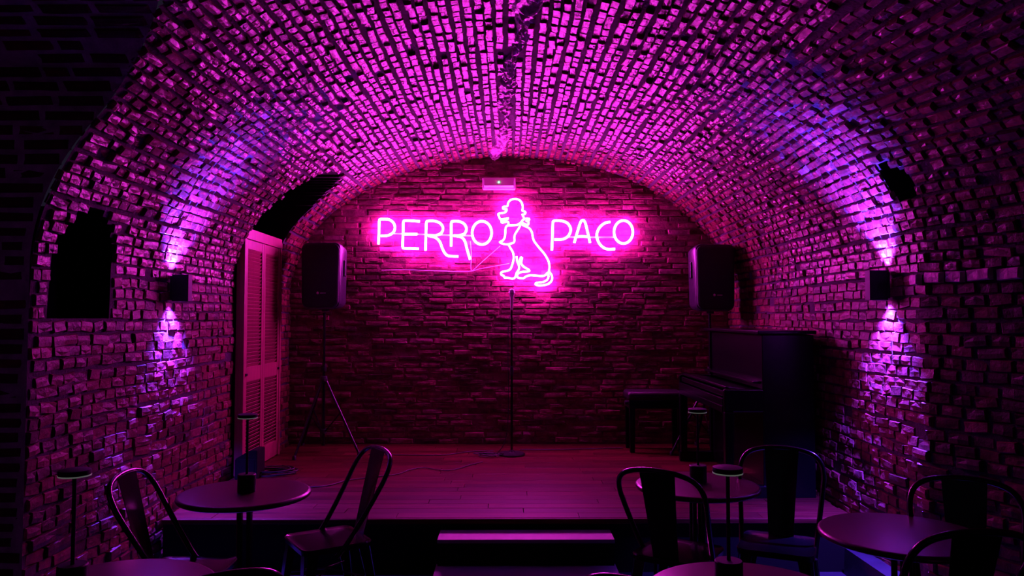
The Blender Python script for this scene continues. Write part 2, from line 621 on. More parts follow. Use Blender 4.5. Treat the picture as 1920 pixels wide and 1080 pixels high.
def masonry(s0, s1, pitch, joint, lmin, lmax, dmin, proud0=0.012):
    out = []
    n = max(1, round((s1 - s0) / pitch))
    ps = (s1 - s0) / n
    for i in range(n):
        s = s0 + (i + 0.5) * ps
        d = dmin - random.uniform(0, 0.12)
        s_wave = random.uniform(0, 6)
        while d < D_BACK - 0.03:
            L = random.uniform(lmin, lmax)
            if random.random() < 0.08: L *= 1.6
            a, b = d, min(d + L, D_BACK)
            d = b
            ss = s + 0.007 * math.sin(1.3 * a + s_wave) + random.gauss(0, 0.002)
            ks = [opening(ss, a + (b - a) * t / 6) for t in range(7)]
            if all(ks): continue
            if any(ks):
                t0 = next(t for t in range(7) if not ks[t])
                t1 = t0
                while t1 < 6 and not ks[t1 + 1]: t1 += 1
                a, b = a + (b - a) * t0 / 6, a + (b - a) * t1 / 6
            if b - a < 0.045 or random.random() < 0.012: continue
            dc = (a + b) / 2
            p, td, ts, nn = frame_at(ss, dc)
            h = p.z - EYE
            if h > 1.5 and abs(p.x - seam_x(dc)) < 0.05 + 0.02 * math.sin(11 * dc): continue
            proud = random.gauss(proud0, proud0 * 0.45)
            if random.random() < 0.05: proud += random.uniform(0.005, 0.015)
            ledge = p.x > 0 and 0.195 < h < 0.262 and d < 4.35      # a course that sticks out
            if ledge:
                proud = 0.034 + random.uniform(0, 0.006)
                td = (td + Vector((0.16, 0, 0))).normalized()  # turned a little towards the sign to brighten the course
                ts = Vector((0, 0, 1))
                nn = Vector((-td.y, td.x, 0))
            ang = random.gauss(0, 0.045)
            tu = (td * math.cos(ang) + ts * math.sin(ang))
            tv = (ts * math.cos(ang) - td * math.sin(ang))
            tilt = random.gauss(0, 0.05)
            nn2 = (nn + tu * tilt + tv * random.gauss(0, 0.06)).normalized()
            jt = joint if joint < 0.012 else joint * (0.55 + 0.45 * min(1.0, max(0.0, (h - 0.6) / 0.7)))
            jd = jt * random.uniform(0.35, 0.8)
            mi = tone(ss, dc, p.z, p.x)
            if ledge: mi = 5  # palest tone, so the course looks brightly lit
            out.append((p + nn * proud, tu, tv, nn2, (b - a) - jd, ps - jt * random.uniform(0.8, 1.15), 0.03, random.randrange(10), mi))
    return out


lay_bricks(wall_left, masonry(0.0, S1, 0.066, 0.007, 0.10, 0.14, 2.4, 0.007), 300, M_BRICK_WALL)
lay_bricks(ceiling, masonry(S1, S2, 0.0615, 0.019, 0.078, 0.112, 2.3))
lay_bricks(wall_right, masonry(S2, S_TOT, 0.066, 0.007, 0.10, 0.14, 2.2, 0.007), 300, M_BRICK_WALL)

# back wall bricks, long stretchers in thin courses
bk = []
zz = STAGE_Z + 0.005
row = 0
while zz < SPRING + B:
    hw = A if zz + 0.03 <= SPRING else A * math.sqrt(max(0, 1 - ((zz + 0.03 - SPRING) / B) ** 2))
    pitch = random.uniform(0.057, 0.064)
    x = AX - hw - random.uniform(0, 0.2)
    while x < AX + hw:
        L = random.choice([0.25, 0.25, 0.24, 0.13, 0.26, 0.22])
        a, b = max(x, AX - hw - 0.02), min(x + L, AX + hw + 0.02)
        x += L
        if b - a < 0.05: continue
        pr = random.gauss(0.006, 0.003)
        wv = 0.006 * math.sin(1.9 * a + 0.6 * row)
        ang = random.gauss(0, 0.012)
        tu = Vector((math.cos(ang), 0, math.sin(ang)))
        tv = Vector((-math.sin(ang), 0, math.cos(ang)))
        nn = Vector((random.gauss(0, .03), -1, random.gauss(0, .07))).normalized()
        bk.append((Vector(((a + b) / 2, D_BACK - pr, zz + pitch / 2 + wv)), tu, tv, nn, b - a - 0.010, pitch - random.uniform(0.008, 0.013), 0.022,
                   random.randrange(10), pick([0.22, 0.45, 0.3, 0.03, 0.0])))
    zz += pitch
    row += 1
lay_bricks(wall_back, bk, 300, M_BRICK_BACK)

# passage wall and barrel bricks: long stretchers, courses across the picture
pb = []
acc, t_next = 0.0, 0.04
plen = [0.0]
for (a, b) in zip(_pr, _pr[1:]):
    plen.append(plen[-1] + math.hypot(b[0] - a[0], b[1] - a[1]))
plen = np.array(plen)
pd_ = np.array([q[0] for q in _pr]); pz_ = np.array([q[1] for q in _pr])
t = 0.035
while t < EYE + 0.95 + 2.0:
    d, z = float(np.interp(t, plen, pd_)), float(np.interp(t, plen, pz_))
    d2, z2 = float(np.interp(t + 0.01, plen, pd_)), float(np.interp(t + 0.01, plen, pz_))
    tv = Vector((0, d2 - d, z2 - z)).normalized()
    n = Vector((0, tv.z, -tv.y))
    if n.dot(Vector((0, 2.4 - d, EYE - z))) < 0: n = -n
    x = vault_x(z) - 0.004 - random.uniform(0, 0.03)
    while x > PASS_X1 + 0.9:
        L = random.choice([0.25, 0.26, 0.24, 0.20, 0.13])
        if random.random() > 0.03:
            tilt = random.gauss(0, 0.012)
            tu = (Vector((-1, 0, 0)) + tv * tilt).normalized()
            pb.append((Vector((x - L / 2, d, z)) + n * random.gauss(0.006, 0.004), tu, (tv - tu * tv.dot(tu)).normalized(), n, L - random.uniform(0.015, 0.04),
                       0.07 - random.uniform(0.018, 0.028), 0.025, random.randrange(10), pick([0.8, 0.2, 0, 0, 0])))
        x -= L
    t += 0.07
lay_bricks(wall_passage, pb, 300, M_BRICK_WALL)

# ragged lime-mortar seam along the crown of the vault
sv, sf = [], []
ns, nw = 260, 7
for i in range(ns + 1):
    d = 2.6 + (D_BACK - 2.6) * i / ns
    cx = seam_x(d)
    wd = 0.055 + 0.022 * math.sin(3.7 * d) + 0.016 * math.sin(13 * d) + random.uniform(-.012, .012)
    for j in range(nw + 1):
        q = j / nw * 2 - 1
        x = cx + q * wd + random.gauss(0, 0.006)
        z = SPRING + B * math.sqrt(1 - ((x - AX) / A) ** 2)
        e = 0.026 * (1 - abs(q) ** 3) + random.gauss(0, 0.011) * (1 - q * q) - (0.012 if abs(q) > .98 else 0)
        sv.append((x, d, z - e))
for i in range(ns):
    for j in range(nw):
        a = i * (nw + 1) + j
        sf.append((a, a + 1, a + nw + 2, a + nw + 1))
sm = from_arrays('mortar_seam', sv, sf, M_SEAM, ceiling)
sm['kind'] = 'stuff'
#--PART2--

# ------------------------------------------------------------------ stage
XL, XR = AX - A + 0.035, AX + A - 0.035
stage = thing('stage', 'low wooden stage across the end of the brick vault', 'stage', (0, 0, 0))
box('front_panel', ((XL + XR) / 2, STAGE_D + 0.04, (STAGE_Z - 0.03) / 2), (XR - XL, 0.03, STAGE_Z - 0.03), M_BLACKPAINT, stage, 0.002)
box('substructure', ((XL + XR) / 2, (STAGE_D + D_BACK) / 2 + 0.04, (STAGE_Z - 0.03) / 2), (XR - XL - 0.1, D_BACK - STAGE_D - 0.12, STAGE_Z - 0.035), M_BLACKPAINT, stage, 0)
y = STAGE_D
row = 0
PW = (D_BACK - 0.02 - STAGE_D - 0.03) / 23
y = STAGE_D + 0.03
_pm = {}
for r in range(23):
    x = XL - random.uniform(0, 0.9)
    while x < XR:
        a, b = max(x, XL), min(x + 1.2, XR)
        x += 1.2
        if b - a < 0.05: continue
        o = box('plank', ((a + b) / 2, y + PW / 2, STAGE_Z - 0.0125 + random.gauss(0, 0.0006)), (b - a - 0.003, PW - 0.004, 0.025), random.choice(M_DECK), stage, 0.002)
    y += PW
box('edge_nosing', ((XL + XR) / 2, STAGE_D + 0.013, STAGE_Z - 0.016), (XR - XL, 0.028, 0.034), M_DECK[1], stage, 0.006)

steps = thing('stage_steps', 'black two-tread step unit below the middle of the stage edge', 'steps', (0, 0, 0))
TX0, TX1 = -0.44, 0.66
T1Z, T1D0, T1D1 = EYE - 1.368, STAGE_D - 0.003, 4.68
T2Z, T2D1 = EYE - 1.535, 4.46
box('tread', ((TX0 + TX1) / 2, (T1D0 + T1D1) / 2, T1Z - 0.012), (TX1 - TX0, T1D0 - T1D1, 0.024), M_STEP, steps, 0.003)
box('tread', ((TX0 + TX1) / 2, (T1D1 + T2D1) / 2 + 0.03, T2Z - 0.012), (TX1 - TX0 + 0.02, T1D1 - T2D1 + 0.06, 0.024), M_STEP, steps, 0.003)
box('riser', ((TX0 + TX1) / 2, T1D1 + 0.03, (T1Z + T2Z) / 2 - 0.012), (TX1 - TX0, 0.02, T1Z - T2Z - 0.024), M_BLACKPAINT, steps, 0.001)
box('riser', ((TX0 + TX1) / 2, T2D1 + 0.03, (T2Z - 0.024) / 2), (TX1 - TX0, 0.02, T2Z - 0.024), M_BLACKPAINT, steps, 0.001)
for sx in (TX0 + 0.015, TX1 - 0.015):
    box('side_panel', (sx, (T1D0 + T1D1) / 2 + 0.015, (T1Z - 0.024) / 2), (0.025, T1D0 - T1D1 - 0.04, T1Z - 0.026), M_BLACKPAINT, steps, 0.001)

# low masonry kerb along the foot of the right-hand wall
kb = from_arrays('baseboard_right', [(2.17, 4.2, 0), (2.33, 4.2, 0), (2.33, STAGE_D - 0.01, 0), (2.17, STAGE_D - 0.01, 0),
                                     (2.18, 4.2, 0.165), (2.33, 4.2, 0.165), (2.33, STAGE_D - 0.01, 0.165), (2.18, STAGE_D - 0.01, 0.165)],
                 [(3, 2, 1, 0), (4, 5, 6, 7), (0, 1, 5, 4), (1, 2, 6, 5), (2, 3, 7, 6), (3, 0, 4, 7)], M_FLOOR)
tag(kb, kind='structure')

# ------------------------------------------------------------------ louvred folding door in the left wall
DW, DH = DOOR_D1 - DOOR_D0 + 0.01, 2.06
door = thing('door_1', None, None, (AX - A + 0.055, DOOR_D0 + 0.01, STAGE_Z), PI / 2)
door['kind'] = 'structure'
bm = bmesh.new()
add_box(bm, Vector((0.02, 0, DH / 2)), (0.04, 0.07, DH), 0.003)
add_box(bm, Vector((DW - 0.02, 0, DH / 2)), (0.04, 0.07, DH), 0.003)
add_box(bm, Vector((DW / 2, -0.003, DH - 0.045)), (DW, 0.075, 0.09), 0.003)
from_bm('door_frame', bm, M_DOOR, door)
LW = (DW - 0.08) / 2 - 0.004
slat_me = None
for li in range(2):
    x0 = 0.04 + 0.002 + li * (LW + 0.004)
    leaf = bpy.data.objects.new('door_leaf', None)
    leaf.location = (x0, -0.012, 0.008)
    link(leaf, door)
    LH = DH - 0.10
    SW = 0.048
    for xx in (SW / 2, LW - SW / 2):
        box('stile', (xx, 0, LH / 2), (SW, 0.034, LH), M_DOOR, leaf, 0.003)
    rails = [(0.0, 0.14), (0.76, 0.88), (LH - 0.08, LH)]
    for a, b in rails:
        box('rail', (LW / 2, 0, (a + b) / 2), (LW - 2 * SW, 0.030, b - a), M_DOOR, leaf, 0.003)
    for a, b in ((0.14, 0.76), (0.88, LH - 0.08)):
        n = int((b - a) / 0.031)
        for k in range(n):
            z = a + (k + 0.5) * (b - a) / n
            if slat_me is None:
                s0 = box('slat', (0, 0, 0), (LW - 2 * SW, 0.006, 0.038), M_DOOR, leaf, 0.0015, Euler((math.radians(38), 0, 0)).to_matrix())
                slat_me = s0.data
            else:
                s0 = link(bpy.data.objects.new('slat', slat_me), leaf)
            s0.location = (LW / 2, 0, z)
    hx = 0.025 if li == 0 else LW - 0.025
    box('latch', (hx, -0.024, 0.82), (0.035, 0.014, 0.02), M_IRON, leaf, 0.003)

# ------------------------------------------------------------------ neon sign
SIGN_D = D_BACK - 0.075


def neon_pts(pts, org, sc):
    return [at(org[0] + p[0] / sc, org[1] + p[1] / sc, SIGN_D) for p in pts]


def ell(cx, cy, rx, ry, n=20):
    return [(cx + rx * math.cos(2 * PI * k / n), cy + ry * math.sin(2 * PI * k / n)) for k in range(n)]


def neon(name, paths, org, sc, r, parent):
    """one glyph or line of the sign: a glowing tube on small stand-offs"""
    base = Vector(parent.location)
    bm = bmesh.new()
    bm2 = bmesh.new()
    for pts, closed in paths:
        P = [p - base for p in smooth_path(neon_pts(pts, org, sc), 0.018, closed)]
        add_tube(bm, P, r, 8, closed)
        for k in (len(P) // 6, 5 * len(P) // 6):
            q = P[k]
            add_tube(bm2, [q + Vector((0, r * 0.8, 0)), Vector((q.x, D_BACK - base.y - 0.012, q.z))], 0.004, 6)
    bmesh.ops.recalc_face_normals(bm, faces=bm.faces)
    o = from_bm(name, bm, M_NEON, parent, True)
    from_bm('stand_off', bm2, M_ACRYLIC, o)
    return o


O1, K1 = (690, 390), 7.68
O2, K2 = (1020, 390), 10.105
O3, K3 = (880, 320), 4.5
word1 = thing('neon_word', 'glowing pink neon word left of the dog outline on back wall', 'neon sign', at(815, 470, SIGN_D), group='neon lettering')
RL = 0.0125
neon('letter', [([(150, 522), (158, 350), (162, 190), (178, 163), (220, 160), (300, 165), (360, 205), (388, 275), (365, 350), (290, 395), (185, 402)], False)], O1, K1, RL, word1)
neon('letter', [([(745, 193), (640, 184), (535, 182), (510, 200), (507, 300), (502, 440), (500, 560), (520, 580), (620, 582), (730, 587)], False), ([(515, 376), (615, 375), (710, 376)], False)], O1, K1, RL, word1)
neon('letter', [([(828, 612), (832, 450), (836, 300), (842, 205), (865, 187), (960, 188), (1040, 220), (1080, 285), (1060, 355), (975, 396), (865, 398), (960, 420), (1030, 480), (1070, 580), (1110, 655), (1160, 690), (1300, 697)], False)], O1, K1, RL, word1)
neon('letter', [([(1196, 552), (1198, 400), (1200, 215), (1225, 192), (1310, 193), (1385, 230), (1418, 300), (1392, 368), (1310, 395), (1222, 396), (1340, 418), (1395, 480), (1428, 600), (1470, 742)], False)], O1, K1, RL, word1)
neon('letter', [(ell(1640, 358, 140, 168), True)], O1, K1, RL, word1)
P = [p - word1.location + Vector((0, 0.02, 0)) for p in neon_pts([(370, 368), (900, 380), (1490, 398)], O1, K1)]
tube('connector_bar', P, 0.008, M_ACRYLIC, word1, 6)
word2 = thing('neon_word', 'glowing pink neon word right of the dog outline on back wall', 'neon sign', at(1110, 470, SIGN_D), group='neon lettering')
neon('letter', [([(148, 803), (160, 500), (167, 290), (185, 245), (240, 238), (340, 245), (440, 285), (500, 370), (500, 455), (450, 540), (360, 590), (195, 597)], False)], O2, K2, RL, word2)
neon('letter', [([(573, 660), (640, 430), (695, 265), (735, 232), (775, 265), (825, 450), (872, 660)], False), ([(610, 545), (720, 538), (835, 545)], False)], O2, K2, RL, word2)
neon('letter', [([(1255, 265), (1160, 282), (1060, 360), (1005, 470), (1005, 570), (1050, 675), (1130, 752), (1220, 783), (1345, 776)], False)], O2, K2, RL, word2)
neon('letter', [(ell(1505, 455, 178, 218), True)], O2, K2, RL, word2)
P = [p - word2.location + Vector((0, 0.02, 0)) for p in neon_pts([(470, 548), (900, 550), (1330, 550)], O2, K2)]
tube('connector_bar', P, 0.008, M_ACRYLIC, word2, 6)

dog = thing('neon_dog', 'pink neon outline of a sitting dog in a bowler hat and neckerchief', 'neon sign', at(985, 538, SIGN_D))
RD = 0.0095
neon('hat_and_head', [([(328, 456), (330, 438), (318, 430), (285, 438), (272, 436), (276, 422), (318, 410), (332, 400), (300, 406), (264, 412), (250, 385), (243, 366),
                        (262, 360), (296, 354), (312, 340), (315, 324), (300, 326), (284, 320), (285, 306), (305, 302), (322, 298), (328, 270), (350, 246), (390, 238),
                        (428, 252), (447, 285), (450, 320), (447, 338), (470, 346), (474, 358), (462, 368), (446, 370), (456, 388), (462, 402)], False)], O3, K3, RD, dog)
neon('neckerchief', [([(434, 440), (455, 412), (480, 404), (505, 406), (502, 418), (478, 424), (500, 432), (498, 448), (490, 460), (460, 446), (434, 440),
                       (405, 457), (360, 461), (325, 463), (307, 480), (303, 530), (298, 565), (282, 590), (256, 603), (280, 616), (320, 622), (362, 612), (380, 598),
                       (381, 548), (402, 510), (424, 475), (434, 442)], False)], O3, K3, RD, dog)
neon('back_and_tail', [([(438, 452), (470, 468), (505, 486), (528, 520), (542, 585), (585, 645), (635, 705), (668, 765), (676, 815), (673, 850), (694, 880), (698, 920),
                         (672, 952), (630, 966), (580, 968), (556, 958), (570, 946), (620, 940), (655, 922), (668, 892), (660, 858), (645, 880), (615, 889), (560, 885),
                         (510, 883), (475, 894), (455, 908), (410, 902), (402, 884), (420, 862), (455, 853), (500, 850), (505, 838), (470, 818), (448, 800), (437, 775), (446, 733),
                         (432, 735), (424, 770), (420, 795)], False)], O3, K3, RD, dog)
neon('front_legs', [([(332, 626), (346, 652), (368, 690), (374, 735), (366, 780), (348, 828), (322, 844), (280, 853), (266, 866), (274, 882), (290, 886), (296, 902), (330, 904),
                      (365, 912), (388, 898), (398, 865), (418, 832), (418, 800), (404, 765), (398, 722)], False)], O3, K3, RD, dog)

# thin supply wires drooping from the letters
for lab, pts in (('thin wire hanging from the neon lettering down to a loop', [(882, 452), (884, 480), (883, 500), (886, 507), (905, 490), (938, 461)]),
                 ('thin wire sagging below the left neon word', [(715, 507), (760, 506), (820, 508), (878, 509), (900, 504), (955, 494)])):
    o = tube('sign_wire', smooth_path([at(u, v, D_BACK - 0.025) for u, v in pts], 0.03), 0.003, M_WHITEPLASTIC, None, 6)
    tag(o, lab, 'wire')

# emergency light above the sign
p = at(935.5, 344, D_BACK - 0.06)
em = thing('emergency_light', 'white emergency light with green indicator above the neon sign', 'emergency light', p)
box('housing', (0, 0.02, 0), (0.345, 0.06, 0.125), M_WHITEPLASTIC, em, 0.012)
box('diffuser', (0, -0.010, 0), (0.31, 0.045, 0.088), M_WHITEPLASTIC, em, 0.008, Euler((math.radians(-24), 0, 0)).to_matrix())
lathe('indicator', [(0, 0.008), (0.007, 0.006), (0.008, 0)], M_GREEN, em, (0, -0.034, 0.008), 12, Euler((PI / 2, 0, 0)).to_matrix())


# ------------------------------------------------------------------ wall lamps with up and down beams
def wall_lamp(loc, side, label):
    t_ = thing('wall_lamp', label, 'wall lamp', loc, group='up and down wall lamps')
    sx = -side                                   # direction into the room
    bm = bmesh.new()                             # open box sleeve
    for yy in (-0.028, 0.028):
        add_box(bm, Vector((sx * 0.065, yy, 0)), (0.10, 0.004, 0.18), 0.001)
    add_box(bm, Vector((sx * 0.1175, 0, 0)), (0.005, 0.06, 0.18), 0.001)
    add_box(bm, Vector((sx * 0.0125, 0, 0)), (0.005, 0.06, 0.18), 0.001)
    from_bm('housing', bm, M_LAMPBLACK, t_)
    box('back_plate', (sx * 0.002, 0, 0), (0.016, 0.05, 0.16), M_LAMPBLACK, t_, 0.002)
    box('middle_plate', (sx * 0.065, 0, 0), (0.098, 0.05, 0.10), M_LAMPBLACK, t_, 0.001)
    for k in (-1, 1):
        lathe('lens', [(0, 0.006), (0.018, 0.004), (0.022, 0)], M_LENS, t_, (sx * 0.06, 0, k * 0.05), 16, Euler((0 if k > 0 else PI, 0, 0)).to_matrix())
        ld = bpy.data.lights.new('beam', 'SPOT')
        ld.color = LAMP_RGB
        ld.energy = LAMP_WATT
        ld.spot_size = math.radians(94)
        ld.spot_blend = 1.0
        ld.shadow_soft_size = 0.015
        lo = bpy.data.objects.new('beam', ld)
        lo.location = (sx * 0.045, 0, k * 0.075)
        lo.rotation_euler = (PI if k > 0 else 0, 0, 0)
        lo.rotation_euler = (lo.rotation_euler[0], math.radians(5) * 0, 0)
        link(lo, t_)
    return t_


pl = surf(EYE + 0.21, 5.02)
wall_lamp((pl.x + 0.022, 5.02, at(325, 540, 5.02).z), -1, 'black box wall lamp with violet beams on the left wall beside the door')
pr_ = surf(S_TOT - EYE - 0.21, 4.52)
wall_lamp((pr_.x - 0.022, 4.52, at(1655, 535, 4.52).z), 1, 'black box wall lamp with violet beams on the right wall above tables')


# ------------------------------------------------------------------ loudspeakers on tripod stands
def stand(loc, legs, hub, top, label, foot_r):
    t_ = thing('speaker_stand', label, 'speaker stand', loc, group='tripod speaker stands')
    tube('pole', [(0, 0, 0.06), (0, 0, top - 0.55)], 0.0175, M_BLACKMETAL, t_, 12)
    tube('upper_pole', [(0, 0, top - 0.56), (0, 0, top)], 0.0145, M_BLACKMETAL, t_, 12)
    lathe('collar', [(0.0, -0.03), (0.026, -0.03), (0.028, 0.0), (0.026, 0.03), (0.0, 0.03)], M_IRON, t_, (0, 0, top - 0.55), 14)
    lathe('hub', [(0.0, -0.03), (0.036, -0.03), (0.04, 0.0), (0.034, 0.035), (0.0, 0.035)], M_BLACKPLASTIC, t_, (0, 0, hub), 14)
    tube('knob', [(0.02, -0.03, hub), (0.035, -0.06, hub)], 0.014, M_CHROME, t_, 10)
    lathe('lower_hub', [(0.0, -0.02), (0.032, -0.02), (0.032, 0.02), (0.0, 0.02)], M_BLACKPLASTIC, t_, (0, 0, 0.20), 14)
    for a in legs:
        dx, dy = math.cos(a), math.sin(a)
        lg = tube('leg', [(dx * 0.03, dy * 0.03, hub - 0.005), (dx * foot_r, dy * foot_r, 0.018)], 0.0125, M_BLACKMETAL, t_, 10)
        lathe('rubber_foot', [(0, 0), (0.019, 0.0), (0.019, 0.028), (0.012, 0.04), (0, 0.04)], M_RUBBER, lg, (dx * foot_r, dy * foot_r, 0), 10)
        k = 0.45
        tube('brace', [(dx * 0.03, dy * 0.03, 0.20), (dx * (0.03 + (foot_r - 0.03) * k), dy * (0.03 + (foot_r - 0.03) * k), hub * (1 - k) + 0.01)], 0.007, M_BLACKMETAL, t_, 8)
    return t_


def speaker(loc, rz, label):
    W, H, D = 0.415, 0.645, 0.36
    t_ = thing('loudspeaker', label, 'loudspeaker', loc, rz, group='loudspeakers on stands')
    # cabinet: bowed sides, narrower at the back
    def outline(w, h, zc=0.0, n=9):
        pts = []
        cr = 0.06
        for (sx, sz, a0) in ((1, -1, -PI / 2), (1, 1, 0), (-1, 1, PI / 2), (-1, -1, PI)):
            for k in range(n):
                a = a0 + PI / 2 * k / (n - 1)
                x = sx * (w / 2 - cr) + cr * math.cos(a)
                z = sz * (h / 2 - cr) + cr * math.sin(a)
                x *= 1 - 0.10 * (abs(z) / (h / 2)) ** 2.5 * (1.5 if z < 0 else 0.8)
                pts.append((x, z))
        return pts
    bm = bmesh.new()
    rings = []
    for (yy, sc) in ((-D / 2 + 0.03, 0.97), (-D / 2 + 0.045, 1.0), (-0.02, 0.97), (D / 2 - 0.04, 0.86), (D / 2, 0.78)):
        rings.append([bm.verts.new((x * sc, yy, z * (sc * 0.35 + 0.65) + H / 2)) for x, z in outline(W, H)])
    for a, b in zip(rings, rings[1:]):
        n = len(a)
        for k in range(n):
            bm.faces.new((a[k], a[(k + 1) % n], b[(k + 1) % n], b[k]))
    bm.faces.new(rings[0]); bm.faces.new(rings[-1][::-1])
    bmesh.ops.recalc_face_normals(bm, faces=bm.faces)
    from_bm('cabinet', bm, M_BLACKPLASTIC, t_, True)
    bm = bmesh.new()
    rings = []
    for (yy, sc) in ((-D / 2 + 0.032, 0.95), (-D / 2 + 0.010, 0.94), (-D / 2, 0.88)):
        rings.append([bm.verts.new((x * sc, yy, z * (0.02 + sc * 0.98) + H / 2)) for x, z in outline(W, H)])
    for a, b in zip(rings, rings[1:]):
        n = len(a)
        for k in range(n):
            bm.faces.new((a[k], a[(k + 1) % n], b[(k + 1) % n], b[k]))
    bm.faces.new(rings[-1])
    bmesh.ops.recalc_face_normals(bm, faces=bm.faces)
    from_bm('grille', bm, M_GRILLE, t_, True)
    lathe('badge', [(0, 0.003), (0.011, 0.003), (0.013, 0)], M_BADGE, t_, (-0.02, -D / 2 - 0.0005, 0.155), 14, Euler((PI / 2, 0, 0)).to_matrix())
    box('badge_lettering', (0.032, -D / 2 - 0.0005, 0.154), (0.055, 0.003, 0.006), M_BADGE, t_, 0.001)
    for sx in (-1, 1):
        box('handle', (sx * 0.197, -0.02, H * 0.62), (0.022, 0.055, 0.16), M_IRON, t_, 0.008)
    lathe('pole_socket', [(0, -0.022), (0.035, -0.022), (0.04, 0.02), (0, 0.02)], M_BLACKPLASTIC, t_, (0, 0, 0.0), 14)
    return t_


LS = (at(607, 700, 7.36).x, 7.36)
stand((LS[0], LS[1], STAGE_Z), [math.radians(a) for a in (-30, -110, 130)], 0.70, 1.36, 'black tripod stand under the left loudspeaker near the louvred door', 0.46)
zt = at(610, 580, 7.36).z
speaker((LS[0] + 0.01, LS[1], zt), math.radians(-4), 'black loudspeaker left of the neon sign by the louvred door')
RS = (at(1332, 700, 7.28).x, 7.28)
stand((RS[0], RS[1], STAGE_Z), [math.radians(a) for a in (197, 95, 314)], 0.70, 1.35, 'black tripod stand behind the piano with one bright leg', 0.43)
zt2 = at(1333, 584, 7.28).z
speaker((RS[0] + 0.005, RS[1], zt2), math.radians(4), 'black loudspeaker right of the neon sign above the piano')

# ------------------------------------------------------------------ microphone stand
MD = 7.17
mp = at(959.5, 850, MD)
ms = thing('microphone_stand', 'straight black microphone stand with round base at centre stage', 'microphone stand', (mp.x, MD, STAGE_Z))
lathe('base', [(0, 0.0), (0.125, 0.0), (0.128, 0.012), (0.12, 0.022), (0.03, 0.032), (0.016, 0.05), (0, 0.05)], M_IRON, ms, sides=32)
tube('lower_tube', [(0, 0, 0.04), (0, 0, 0.80)], 0.011, M_BLACKMETAL, ms, 12)
tube('upper_tube', [(0, 0, 0.79), (0, 0, 1.425)], 0.0085, M_BLACKMETAL, ms, 12)
lathe('clutch', [(0, -0.045), (0.015, -0.045), (0.018, 0), (0.014, 0.045), (0, 0.045)], M_BLACKPLASTIC, ms, (0, 0, 0.80), 14)
tube('clip', [(0, 0, 1.415), (0, -0.004, 1.45), (0, -0.012, 1.475)], 0.014, M_BLACKPLASTIC, ms, 10)
mic = thing('microphone', 'handheld microphone with silver mesh head clipped on the stand', 'microphone', (mp.x, MD - 0.012, STAGE_Z + 1.43))
mic.rotation_euler = (math.radians(14), 0, 0)
lathe('body', [(0, -0.05), (0.010, -0.05), (0.012, 0.0), (0.018, 0.085), (0.020, 0.095), (0, 0.095)], M_WHITEPLASTIC, mic, sides=16)
lathe('mesh_head', [(0.019, 0.092), (0.026, 0.105), (0.0275, 0.122), (0.026, 0.14), (0.018, 0.153), (0, 0.158)], M_MICGRILLE, mic, sides=18)
lathe('head_band', [(0.0265, 0.117), (0.0295, 0.12), (0.0295, 0.125), (0.0265, 0.128)], M_CHROME, mic, sides=18)


def floor_cable(pts, lab, r=0.0045, name='cable'):
    P = []
    for u, v in pts:
        q = ray(u, v)
        d = (STAGE_Z + r + 0.003 - EYE) / q.z
        P.append(Vector((0, 0, EYE)) + q * d)
    o = tube(name, smooth_path(P, 0.04), r, M_RUBBER, None, 6)
    return tag(o, lab, 'cable', 'cables on the stage floor')


# microphone lead: hangs beside the stand, then a loose pile round the base
bx, by = mp.x, MD
P = [Vector((bx, by - 0.0, STAGE_Z + 1.36)), Vector((bx - 0.03, by - 0.03, STAGE_Z + 1.25)), Vector((bx - 0.035, by - 0.03, STAGE_Z + 0.9)),
     Vector((bx - 0.03, by - 0.035, STAGE_Z + 0.5)), Vector((bx - 0.06, by - 0.06, STAGE_Z + 0.15)), Vector((bx - 0.16, by - 0.10, STAGE_Z + 0.007))]
for k in range(26):
    a = k * 0.75
    P.append(Vector((bx - 0.22 + 0.15 * math.cos(a) * (0.7 + 0.3 * math.sin(k * 1.3)), by - 0.06 + 0.09 * math.sin(a) * (0.8 + 0.2 * math.cos(k * 2.1)), STAGE_Z + 0.006 + 0.0009 * k)))
tag(tube('microphone_cable', smooth_path(P, 0.03), 0.004, M_RUBBER, None, 6), 'black lead hanging from the microphone and coiled beside the stand base', 'cable', 'cables on the stage floor')
floor_cable([(905, 866), (880, 872), (850, 881), (822, 881), (795, 877), (768, 881), (745, 889), (705, 894), (650, 901), (612, 911), (560, 914)], 'black cable snaking across the stage from microphone stand towards left table')
floor_cable([(690, 852), (760, 853), (830, 853), (880, 847), (925, 845)], 'straight black cable on the stage behind, left of the microphone stand')
floor_cable([(975, 843), (1050, 843), (1120, 841), (1168, 840)], 'straight black cable on the stage between microphone stand and piano bench')

# ------------------------------------------------------------------ upright piano against the right wall
PX0, PX1, PD0, PD1, PH = 1.85, 2.23, 5.45, 6.90, 1.21
pia = thing('upright_piano', 'black upright piano with closed lid against the right wall', 'piano', (PX1, (PD0 + PD1) / 2, STAGE_Z))
PWD = PD1 - PD0
XB = PX0 - PX1                                     # local x of the front face, room side is negative
for yy in (-PWD / 2 + 0.02, PWD / 2 - 0.02):
    box('side_panel', (XB / 2, yy, (PH - 0.03) / 2), (-XB, 0.04, PH - 0.03), M_PIANO, pia, 0.005)
    box('arm', (XB - 0.13, yy, 0.70), (0.30, 0.04, 0.17), M_PIANO, pia, 0.012)
    box('front_leg', (XB - 0.245, yy, 0.31), (0.055, 0.055, 0.62), M_PIANO, pia, 0.008, taper=(1.25, 1.25))
    box('toe_block', (XB - 0.13, yy, 0.045), (0.31, 0.06, 0.09), M_PIANO, pia, 0.010)
box('top_lid', (XB / 2 - 0.01, 0, PH - 0.012), (-XB + 0.05, PWD + 0.04, 0.026), M_PIANO, pia, 0.006)
box('upper_panel', (XB + 0.025, 0, 0.98), (0.02, PWD - 0.085, 0.40), M_PIANO, pia, 0.003)
